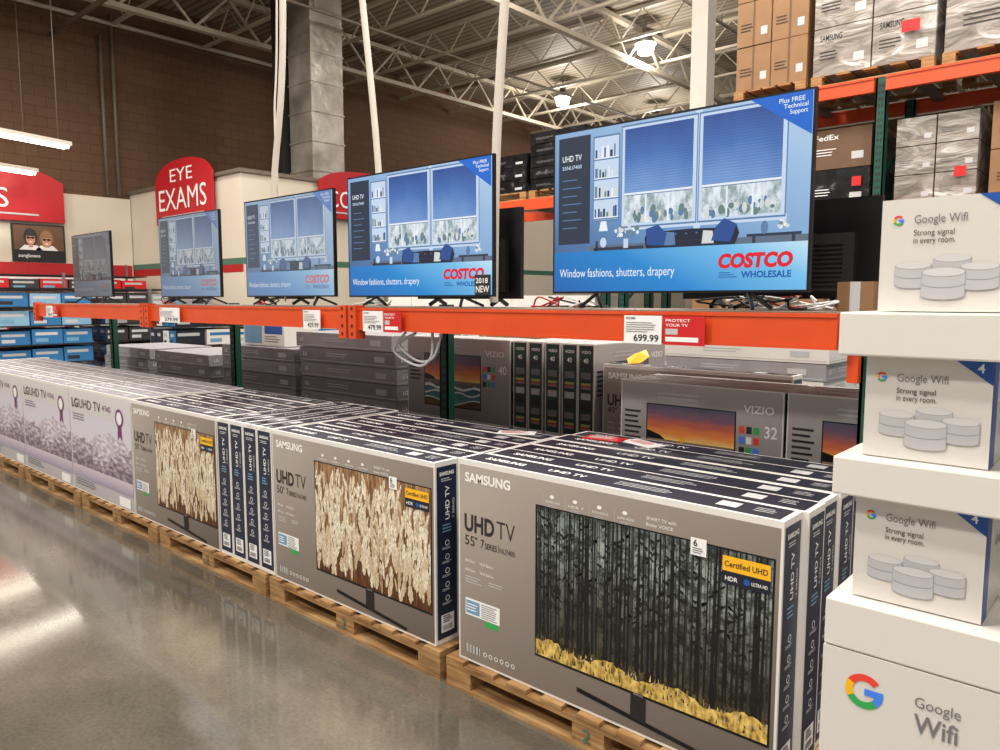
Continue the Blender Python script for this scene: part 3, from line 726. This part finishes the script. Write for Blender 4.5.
# ---------------------------------------------------------------- display shelf
def post(b, x, y, z0, z1, w=.08, d=.07):
    b.box(x-w/2, x-w/2+.012, y, y+d, z0, z1, 'rack_green'); b.box(x+w/2-.012, x+w/2, y, y+d, z0, z1, 'rack_green')
    b.box(x-w/2, x+w/2, y, y+.012, z0, z1, 'rack_green')
    z = z0+.06
    while z < z1-.04:
        b.box(x-.02, x-.006, y-.002, y+.001, z, z+.025, 'black_matte'); b.box(x+.006, x+.02, y-.002, y+.001, z, z+.025, 'black_matte'); z += .06
b = B('display_rack')
XP = (-.88, -3.87, -6.83, -9.75)
for x in XP:
    post(b, x, 3.76, 0, 1.60)
    b.box(x-.03, x+.03, 2.98, 3.75, 1.47, 1.53, 'rack_orange')
for i in range(3):
    x1, x0 = XP[i], XP[i+1]
    for yy in ((2.95, 3.0), (3.70, 3.745)):
        b.box(x0+.03, x1-.04, yy[0], yy[1], 1.447, 1.585, 'rack_orange')
        b.box(x0+.03, x1-.04, yy[0]-.006, yy[0], 1.447, 1.462, 'rack_orange'); b.box(x0+.03, x1-.04, yy[0]-.006, yy[0], 1.57, 1.585, 'rack_orange')
    for xx in ([x0, x1-.10] if i else [x0]):
        b.box(xx, xx+.075, 2.925, 3.0, 1.39, 1.6, 'rack_orange')
        for z in (1.41, 1.46, 1.52, 1.57): b.box(xx+.03, xx+.045, 2.922, 2.926, z, z+.02, 'black_matte')
b.box(XP[3], XP[0], 2.99, 3.70, 1.572, 1.589, 'deck_wire')
post(b, -.835, 3.10, 0, 1.56); b.box(-.90, -.86, 3.02, 3.06, 1.32, 1.45, 'rack_orange')
b.build()

def pricecard(x0, x1, red=None, price='699.99'):
    b = B('price_sign'); w = x1-x0
    b.box(0, w, 0, .006, 0, .125, 'ink_white'); F = front()
    b.text(F, price, w*.93, .012, .030, 'ink_dark', al='r', w=w*.66); b.text(F, '9557400', .01, .108, .010, 'ink_dark'); b.lines(F, .01, .095, w*.8, 5, .003, .007, 'ink_grey')
    if red:
        b.box(w+.008, w+.008+red, 0, .006, 0, .125, 'card_red')
        b.text(F, 'PROTECT', w+.02, .1, .012, 'ink_white', w=red*.6); b.text(F, 'YOUR TV', w+.02, .08, .012, 'ink_white', w=red*.55); b.rect(F, w+.02, w+red-.02, .015, .035, 'ink_white'); b.rect(F, w+.02, w+red*.4, .045, .07, 'ink_lightgrey')
    b.build((x0, 2.915, 1.442))
pricecard(-1.83, -1.64, .195)
pricecard(-3.71, -3.52, .16, '479.99'); pricecard(-4.35, -4.16, None, '429.99'); pricecard(-6.5, -6.14, None, '379.99'); pricecard(-9.3, -9.1, .15, '299.99')

# ---------------------------------------------------------------- televisions
def tv(x0, x1, z0, z1, y=3.05, sfx='', t=.045, name='television', badge=None, rot=0):
    w = x1-x0; h = z1-z0; R_ = random.Random(3)
    b = B(name); b.box(0, w, 0, t*.5, 0, h, 'black_plastic')
    b.box(w*.12, w*.88, t*.5, t*1.4, h*.08, h*.7, 'black_matte')
    for i in range(12): b.box(w*.2+i*w*.05, w*.2+i*w*.05+w*.025, t*1.4, t*1.4+.003, h*.55, h*.62, 'black_plastic')
    zb = 1.592-z0
    for fx in (.2, .8):
        e = .05 if fx > .5 else -.05
        b.bar((w*fx, .02, 0), (w*fx+e, -.05, zb+.008), .014, 'black_plastic')
        b.bar((w*fx, .02, 0), (w*fx+e, .14, zb+.008), .014, 'black_plastic')
    F = front(0, 0, 0); bz = .010
    def M(m): return m+sfx
    def X(a): return bz+a*(w-2*bz)
    def Z(c): return bz+c*(h-2*bz)
    def R(a0, a1, c0, c1, m, off): b.rect(F, X(a0), X(a1), Z(c0), Z(c1), M(m), off)
    def PP(pts, m, off): b.poly(F, [(X(a), Z(c)) for a, c in pts], M(m), off)
    def E(a, c, ra, rc, m, off, n=14): b.ell(F, X(a), Z(c), ra*w, rc*h, M(m), off, n)
    def TX(s_, a, c, hh, m, ww, off=.006, bold=.01, slant=0): b.text(F, s_, X(a), Z(c), hh*h, M(m), w=ww*w, off=off, bold=bold, slant=slant)
    R(0, 1, .25, 1, 'screen_room', .001)
    R(.17, 1, .25, .285, 'scr_floor', .0012)
    R(0, 1, 0, .25, 'screen_banner', .0015)
    R(.02, .17, .30, .97, 'scr_dark', .002)
    TX('UHD TV', .04, .82, .035, 'scr_white', .09); TX('55NU7400', .04, .77, .022, 'scr_frame', .09)
    for i in range(7):
        R(.04, .11+.02*(i % 2), .70-i*.05, .706-i*.05, 'scr_shadow', .003)
    R(.183, .302, .43, .95, 'scr_shadow', .0016); R(.188, .297, .44, .94, 'scr_frame', .0018)
    for i in range(4):
        R(.188, .297, .45+i*.12, .457+i*.12, 'scr_white', .002); R(.188, .297, .442+i*.12, .45+i*.12, 'scr_shadow', .002)
        x = .193
        while x < .285:
            ww = R_.uniform(.004, .012); R(x, x+ww, .457+i*.12, .457+i*.12+R_.uniform(.02, .075), R_.choice(('scr_cream', 'scr_shadow', 'scr_pillow', 'scr_white', 'scr_dark', 'scr_leaf')), .003); x += ww+R_.uniform(.001, .010)
    R(.606, .630, .30, 1, 'scr_frame', .0015); R(.31, .93, .365, .395, 'scr_frame', .0015)
    for a0, a1 in ((.325, .60), (.635, .91)):
        R(a0-.016, a1+.016, .38, .985, 'scr_shadow', .0018); R(a0-.012, a1+.012, .39, .975, 'scr_frame', .002); R(a0, a1, .405, .96, 'screen_garden', .003)
        for i in range(26):
            c_ = R_.uniform(.41, .47); E(R_.uniform(a0+.015, a1-.015), c_+.01, R_.uniform(.005, .012), R_.uniform(.01, .03), R_.choice(('scr_leaf', 'scr_shadow', 'scr_cream')), .0031+i*2e-5, 9)
        for q in (.33, .66): R(a0+(a1-a0)*q-.003, a0+(a1-a0)*q+.003, .405, .6, 'scr_white', .004)
        R(a0, a1, .585, .96, 'screen_blind', .005); R(a0, a1, .573, .585, 'scr_white', .0055); R(a0, a1, .568, .573, 'scr_shadow', .0055)
    PP([(.42, .25), (.76, .25), (.775, .31), (.765, .355), (.74, .36), (.72, .335), (.70, .345), (.60, .35), (.47, .345), (.45, .355), (.425, .35), (.415, .31)], 'scr_navy', .006)
    for q in (.50, .54, .58, .62, .66, .70): E(q, .325, .003, .005, 'scr_shadow', .0065)
    R(.44, .745, .283, .287, 'scr_dark', .0062)
    PP([(.425, .27), (.495, .262), (.505, .33), (.47, .385), (.42, .365)], 'scr_pillow', .007); PP([(.675, .275), (.745, .265), (.765, .36), (.72, .395), (.69, .35)], 'scr_pillow', .007)
    PP([(.49, .262), (.54, .262), (.535, .335), (.50, .34)], 'scr_shadow', .0068); PP([(.64, .262), (.685, .262), (.68, .33), (.645, .335)], 'scr_cream', .0068)
    R(.19, .41, .252, .27, 'scr_dark', .005); R(.20, .21, .25, .31, 'scr_dark', .005)
    for i in range(34): E(.335+R_.gauss(0, .026), .335+abs(R_.gauss(0, .03)), .006, .012, R_.choice(('scr_cream', 'scr_white', 'scr_leaf', 'scr_shadow')), .006+2e-5*i, 8)
    R(.325, .345, .26, .315, 'scr_frame', .0059)
    R(.80, .98, .285, .30, 'scr_dark', .005); R(.82, .83, .25, .285, 'scr_dark', .005); R(.95, .96, .25, .285, 'scr_dark', .005)
    PP([(.215, .37), (.255, .37), (.247, .43), (.223, .43)], 'scr_white', .006); R(.233, .237, .31, .37, 'scr_shadow', .0055); E(.235, .30, .014, .03, 'scr_frame', .006)
    E(.86, .33, .012, .035, 'scr_shadow', .006)
    for i in range(14): E(.92+R_.gauss(0, .014), .325+abs(R_.gauss(0, .02)), .006, .010, R_.choice(('scr_cream', 'scr_leaf', 'scr_white')), .006+2e-5*i, 8)
    TX('Window fashions, shutters, drapery', .03, .09, .052, 'scr_white', .50, bold=0)
    TX('COSTCO', .70, .125, .075, 'scr_red', .25, bold=.055, slant=.12)
    TX('WHOLESALE', .785, .068, .034, 'scr_blue', .165, bold=.03)
    for i in range(3): R(.705, .77-i*.012, .07+i*.012, .0745+i*.012, 'scr_blue', .004)
    PP([(.80, 1), (1, 1), (1, .78)], 'scr_tri', .007); TX('Plus FREE', .895, .955, .022, 'scr_white', .08, .009); TX('Technical', .91, .925, .022, 'scr_white', .075, .009); TX('Support', .93, .895, .022, 'scr_white', .055, .009)
    if badge:
        b.rect(F, w-.13, w-.01, .01, .12, 'ink_dark', .012); b.text(F, '2018', w-.12, .075, .028, 'ink_white', w=.09, off=.014); b.text(F, 'NEW', w-.12, .025, .035, 'ink_white', w=.10, off=.014)
    return b.build((x0, y, z0), rot=rot)
tv(-2.34, -1.065, 1.667, 2.457)
tv(-4.017, -2.745, 1.652, 2.415, badge=True)
tv(-5.29, -4.17, 1.655, 2.37, sfx='_pale')
tv(-6.746, -5.684, 1.655, 2.35, sfx='_grey')
tv(-8.82, -7.82, 1.66, 2.31, sfx='_dark')
def tvback(x0, x1, z0, z1, y=3.6):
    w = x1-x0; h = z1-z0; b = B('television')
    b.box(0, w, 0, .03, 0, h, 'black_plastic'); b.box(w*.1, w*.9, -.045, 0, h*.08, h*.65, 'black_matte')
    for i in range(10): b.box(w*.15, w*.85, -.048, -.045, h*.12+i*h*.045, h*.135+i*h*.045, 'black_plastic')
    b.rect(front(0, -.048, 0), w*.4, w*.6, h*.2, h*.35, 'ink_lightgrey', .002)
    b.rect(back(w, .03), .01, w-.01, .012, h-.01, 'scr_off')
    for fx in (.2, .8): b.bar((w*fx, .015, 0), (w*fx, -.06, 1.602-z0), .02, 'black_plastic'); b.bar((w*fx, .015, 0), (w*fx, .09, 1.602-z0), .02, 'black_plastic')
    b.build((x0, y, z0))
tvback(-1.85, -.93, 1.64, 2.08, 3.5)
tvback(-3.85, -2.93, 1.64, 2.19, 3.5)
tvback(-5.95, -5.1, 1.64, 2.12, 3.5)
tvback(-7.6, -6.8, 1.64, 2.1, 3.5)
b = B('power_cable')
for i in range(22):
    x = random.choice((-1.25, -1.4, -1.6, -2.6, -2.5, -2.4, -4.1, -5.5, -7.2))+random.uniform(-.1, .1)
    pts = [(x+random.uniform(-.15, .15), 3.25+random.uniform(-.03, .12), 1.60+random.choice((0, .0, .03, .05))) for _ in range(5)]
    b.tube(pts, .005, random.choice(('cable_red', 'black_matte', 'black_matte', 'ink_white')), 6)
b.tube([(-3.3, 2.98, 1.44), (-3.5, 3.03, 1.36), (-3.35, 3.04, 1.27), (-3.2, 3.03, 1.3), (-3.12, 3.02, 1.45)], .009, 'ink_lightgrey', 6)
b.tube([(-3.4, 2.99, 1.44), (-3.55, 3.03, 1.32), (-3.35, 3.04, 1.24), (-3.22, 3.03, 1.3), (-3.2, 3.02, 1.45)], .009, 'ink_lightgrey', 6)
b.build()
b = B('small_carton'); b.box(0, .14, 0, .12, 0, .12, 'brown_card'); b.rect(front(), .05, .09, 0, .12, 'ink_lightgrey'); b.rect(top(0, 0, .12), .05, .09, 0, .12, 'ink_lightgrey'); b.build((-1.02, 3.25, 1.59))

for pts, r in (([(-2.5, 3.38, 8.38), (-2.75, 3.38, 5.5), (-2.95, 3.38, 3.38), (-3.02, 3.38, 2.5), (-3.04, 3.38, 1.62)], .027),
               ([(-4.7, 3.38, 8.38), (-4.5, 3.38, 5.5), (-4.25, 3.38, 3.72), (-4.11, 3.38, 2.62), (-4.05, 3.38, 1.62)], .022),
               ([(-5.2, 3.38, 8.38), (-5.2, 3.38, 5.5), (-5.2, 3.38, 4.0), (-5.26, 3.38, 3.24), (-5.40, 3.38, 2.54), (-5.44, 3.35, 1.62)], .025),
               ([(-5.2, 3.43, 8.38), (-5.36, 3.43, 4.0), (-5.44, 3.43, 3.0), (-5.36, 3.43, 1.62)], .008)):
    b = B('hanging_cable_conduit'); b.tube(pts, r, 'pipe_white', 10); b.build()

# ---------------------------------------------------------------- storage racks
b = B('pallet_rack')
for x in (-4.75, -2.05, .65, 3.3):
    post(b, x, 7.5, 0, 3.62, .09, .09); post(b, x, 8.5, 0, 3.62, .09, .09)
    z = .5
    while z < 2.9: b.bar((x, 7.56, z), (x, 8.52, z+.6), .03, 'rack_green'); z += 1.1
for z in (2.38, 3.62):
    for x0, x1 in ((-4.7, -2.1), (-2.0, .6), (.7, 3.25)):
        for y in (7.44, 8.55):
            b.box(x0, x1, y, y+.05, z-.13, z, 'rack_orange'); b.box(x0, x1, y-.008, y, z-.13, z-.11, 'rack_orange'); b.box(x0, x1, y-.008, y, z-.02, z, 'rack_orange')
        for k in range(5):
            xx = x0+.2+k*(x1-x0-.4)/4; b.box(xx-.04, xx+.04, 7.49, 8.55, z-.05, z-.002, 'deck_wire')
b.build()
b = B('pallet_rack')
for x in (-9.4, -5.0):
    post(b, x, 7.5, 0, 2.9, .09, .09); post(b, x, 8.5, 0, 2.9, .09, .09)
for y in (7.44, 8.55): b.box(-9.36, -5.04, y, y+.05, 2.76, 2.89, 'rack_orange')
for k in range(7): b.box(-9.2+k*.65, -9.12+k*.65, 7.49, 8.55, 2.84, 2.888, 'deck_wire')
b.build()

def wrapped(x0, x1, y0, z0, z1, m, d=.95, label='SAMSUNG', rows=3, cols=2, name='wrapped_pallet_load', lab='ink_dark', sticker=True, mixm=None):
    b = B(name); w = x1-x0; h = z1-z0
    for i in range(5): b.box(i*(w-.12)/4, i*(w-.12)/4+.12, 0, d, .09, .11, 'pallet_wood')
    for yy in (0, d-.1): b.box(0, w, yy, yy+.1, 0, .02, 'pallet_wood'); b.box(0, .1, yy, yy+.1, .02, .09, 'pallet_wood'); b.box(w-.1, w, yy, yy+.1, .02, .09, 'pallet_wood')
    H = h-.12; ch = H/rows; cw = w/cols
    for r_ in range(rows):
        for c_ in range(cols):
            j = random.uniform(0, .015); mm = mixm[r_ % len(mixm)] if mixm else m
            b.box(c_*cw+.006, (c_+1)*cw-.006, .02+j, d-.02, .112+r_*ch, .112+(r_+1)*ch-.008, mm)
            F = front(c_*cw, .02+j, .112+r_*ch)
            if label and not (mixm and r_ == 0): b.text(F, label, cw*.12, ch*.72, min(ch*.13, .07), lab, w=cw*.38)
            b.lines(F, cw*.12, ch*.5, cw*.35, 3, ch*.02, ch*.05, lab, .003)
            b.rect(F, cw*.7, cw*.88, ch*.2, ch*.38, 'ink_lightgrey', .002)
            if m == 'brown_card': b.rect(F, cw*.47, cw*.53, 0, ch-.008, 'brown_card2', .0015)
    if sticker: b.rect(front(0, 0, 0), w*.74, w*.88, h*.35, h*.45, 'card_red', .004)
    b.build((x0, y0, z0))
wrapped(-3.45, -2.73, 7.5, 3.625, 5.9, 'brown_card', rows=5, cols=2, label='', sticker=False)
wrapped(-2.68, -1.64, 7.5, 3.625, 4.62, 'shrink_wrap', rows=2, cols=2, label='SAMSUNG')
wrapped(-1.58, -.45, 7.5, 3.625, 4.9, 'shrink_wrap', rows=2, cols=1, label='VIZIO', sticker=False)
wrapped(-.4, .5, 7.5, 3.625, 4.7, 'brown_card', rows=3, cols=2, label='')
wrapped(-2.72, -2.13, 7.55, 2.385, 3.26, 'brown_card2', rows=2, cols=1, label='FedEx', lab='ink_white', mixm=('black_wrap', 'brown_card2'))
wrapped(-1.93, -1.28, 7.55, 2.385, 3.26, 'shrink_wrap', rows=3, cols=2, label='', lab='ink_grey')
wrapped(-1.2, -.2, 7.55, 2.385, 3.3, 'brown_card', rows=2, cols=2, label='')
wrapped(-4.4, -3.4, 7.55, 2.385, 3.2, 'black_wrap', rows=2, cols=2, label='')
wrapped(-6.85, -6.2, 7.5, 2.892, 3.5, 'black_wrap', rows=3, cols=1, label='', lab='ink_grey', sticker=False)
wrapped(-6.15, -5.3, 7.5, 2.892, 3.72, 'black_wrap', rows=5, cols=1, label='', lab='ink_grey', sticker=False)
wrapped(-3.9, -2.2, 7.55, 0, 2.0, 'brown_card', rows=4, cols=3, label='', sticker=False)
wrapped(-1.9, .4, 7.55, 0, 2.0, 'card_white', rows=4, cols=3, label='', sticker=False)
wrapped(-9.2, -5.2, 7.6, 0, 1.7, 'card_white', rows=3, cols=6, label='', sticker=False)

def goods(x0, y0, w, d, rows, cols, ch, mats, name='merchandise_shelf'):
    b = B(name); cw = d/cols
    for r_ in range(rows):
        b.box(0, w, 0, d, r_*(ch+.03), r_*(ch+.03)+.02, 'black_matte')
        for c_ in range(cols):
            m = random.choice(mats); j = random.uniform(0, .05); hh = ch*random.uniform(.75, .9)
            b.box(.02, w-.02-j, c_*cw+.01, (c_+1)*cw-.01, r_*(ch+.03)+.021, r_*(ch+.03)+.02+hh, m)
            F = right(w-.02-j, c_*cw+.01, r_*(ch+.03)+.02); b.rect(F, cw*.1, cw*.8, hh*.6, hh*.8, 'ink_lightgrey' if m != 'card_white' else 'blue_card')
            b.rect(F, cw*.1, cw*.5, hh*.15, hh*.4, random.choice(('ink_dark', 'ink_lightgrey', 'ink_skyblue')))
        nf = 4
        for c_ in range(nf):
            ww = w/nf; m = random.choice(mats); F = front(ww*c_, .01, r_*(ch+.03)+.02); b.rect(F, .01, ww-.01, .0, ch*.85, m, .004); b.rect(F, .04, ww-.08, ch*.5, ch*.68, 'ink_lightgrey', .006); b.rect(F, .04, ww*.5, ch*.1, ch*.3, 'ink_dark', .006)
    for yy in (0, d-.04): b.box(0, .04, yy, yy+.04, 0, rows*(ch+.03)+.3, 'steel')
    b.box(0, w, .0, d, rows*(ch+.03), rows*(ch+.03)+.02, 'black_matte')
    b.build((x0, y0, 0))
goods(-14.6, 2.6, 1.2, 2.3, 6, 5, .27, ('blue_card', 'lightblue_card', 'blue_card', 'dark_card', 'blue_card'))
goods(-14.9, 5.2, 1.2, 2.0, 6, 5, .27, ('blue_card', 'dark_card', 'dark_card', 'grey_card'))
goods(-12.2, 5.3, .9, 2.0, 5, 4, .27, ('dark_card', 'blue_card', 'navy', 'card_white'))
goods(-17.6, 1.0, 1.0, 6.2, 7, 12, .27, ('card_red', 'dark_card', 'dark_card', 'card_red'))

# ---------------------------------------------------------------- wifi router boxes
def glogo(b, F, cx, cy, r, off=.0015):
    ri = r*.6
    b.ring(F, cx, cy, ri, r, 40, 150, 'ink_gred', off); b.ring(F, cx, cy, ri, r, 150, 210, 'ink_gyellow', off)
    b.ring(F, cx, cy, ri, r, 210, 315, 'ink_ggreen', off); b.ring(F, cx, cy, ri, r, 315, 371, 'ink_gblue', off)
    b.rect(F, cx+r*.02, cx+r*.98, cy-r*.19, cy+r*.19, 'ink_gblue', off+.0003)
def puck(b, F, cx, cz, r, h, off):
    n = 24; k = .24
    def cup(top_, bot, m, o, rr=r):
        pts = [(cx+rr*math.cos(math.pi+math.pi*i/n), cz-bot+rr*k*math.sin(math.pi+math.pi*i/n)) for i in range(n+1)] + [(cx+rr*math.cos(-math.pi*i/n), cz-top_+rr*k*math.sin(-math.pi*i/n)) for i in range(n+1)]
        b.poly(F, pts, m, o)
    cup(-.0008, h+.0012, 'ink_puckedge', off-.0001, r*1.02)
    cup(0, h, 'ink_puckside', off); cup(h*.46, h*.51, 'ink_puckedge', off+.0001)
    b.ell(F, cx, cz, r*1.01, r*k*1.03, 'ink_puckedge', off+.0001); b.ell(F, cx, cz+.0004, r*.98, r*k*.96, 'ink_puck', off+.0002)
def routerbox(x0, z0, w, h, y=1.62, d=.30):
    b = B('wifi_router_box'); b.box(0, w, 0, d, 0, h, 'white_gloss'); F = front()
    glogo(b, F, .030, h-.040, .0095)
    b.text(F, 'Google Wifi', .058, h-.047, .0155, 'ink_grey', w=.088, bold=0)
    b.text(F, 'Strong signal', .058, h-.070, .0105, 'ink_dark', w=.068, bold=0); b.text(F, 'in every room.', .058, h-.085, .0105, 'ink_dark', w=.070, bold=0)
    o = .001
    for cx, cz in ((.125, .100), (.060, .088), (.170, .084)):
        puck(b, F, cx, cz, .031, .036, o); o += .0007
    puck(b, F, .112, .074, .036, .042, o)
    b.poly(F, [(w-.062, h), (w, h), (w, h-.045)], 'ink_blue', .001); b.text(F, '4', w-.026, h-.022, .017, 'ink_white', off=.002)
    S = right(w, 0); b.rect(S, 0, .05, 0, h, 'ink_blue', .001); b.text(S, 'Google Wifi', .10, h*.6, .02, 'ink_grey')
    b.build((x0, y, z0))
def lidbox(x0, z0, w, h, y=1.575, d=.36):
    b = B('white_box_lid'); b.box(0, w, 0, d, 0, h, 'white_lid'); b.rect(right(w, 0), .05, .2, h*.2, h*.8, 'ink_lightgrey', .001)
    b.build((x0, y, z0), bevel=.004)
routerbox(-.43, 1.616, .225, .215)
lidbox(-.488, 1.528, .56, .086)
routerbox(-.445, 1.325, .218, .201)
lidbox(-.488, 1.245, .56, .078)
routerbox(-.452, 1.028, .23, .215)
lidbox(-.49, .925, .56, .10)
def basebox(z0, h):
    b = B('wifi_router_box'); w, d = .56, .36
    b.box(0, w, 0, d, 0, h, 'white_gloss'); F = front()
    glogo(b, F, .083, h-.075, .036)
    b.text(F, 'Google', .175, h-.072, .021, 'ink_grey', w=.078, bold=0); b.text(F, 'Wifi', .175, h-.122, .037, 'ink_grey', w=.075)
    b.build((-.49, 1.575, z0))
basebox(.618, .305); basebox(.31, .305); basebox(.0, .307)

# ---------------------------------------------------------------- world & camera
w = bpy.data.worlds.new('World'); scene.world = w; w.use_nodes = True
w.node_tree.nodes['Background'].inputs[0].default_value = (1.0, .95, .88, 1)
w.node_tree.nodes['Background'].inputs[1].default_value = .42
cam = bpy.data.cameras.new('camera'); co = bpy.data.objects.new('camera', cam); scene.collection.objects.link(co)
cam.sensor_width = 36; cam.lens = 27.0; cam.clip_end = 200
co.location = (0, 0, 1.64); co.rotation_euler = (math.radians(90-5.79), 0, math.radians(41.5))
scene.camera = co
print('faces', sum(len(o.data.polygons) for o in scene.objects if o.type == 'MESH'))
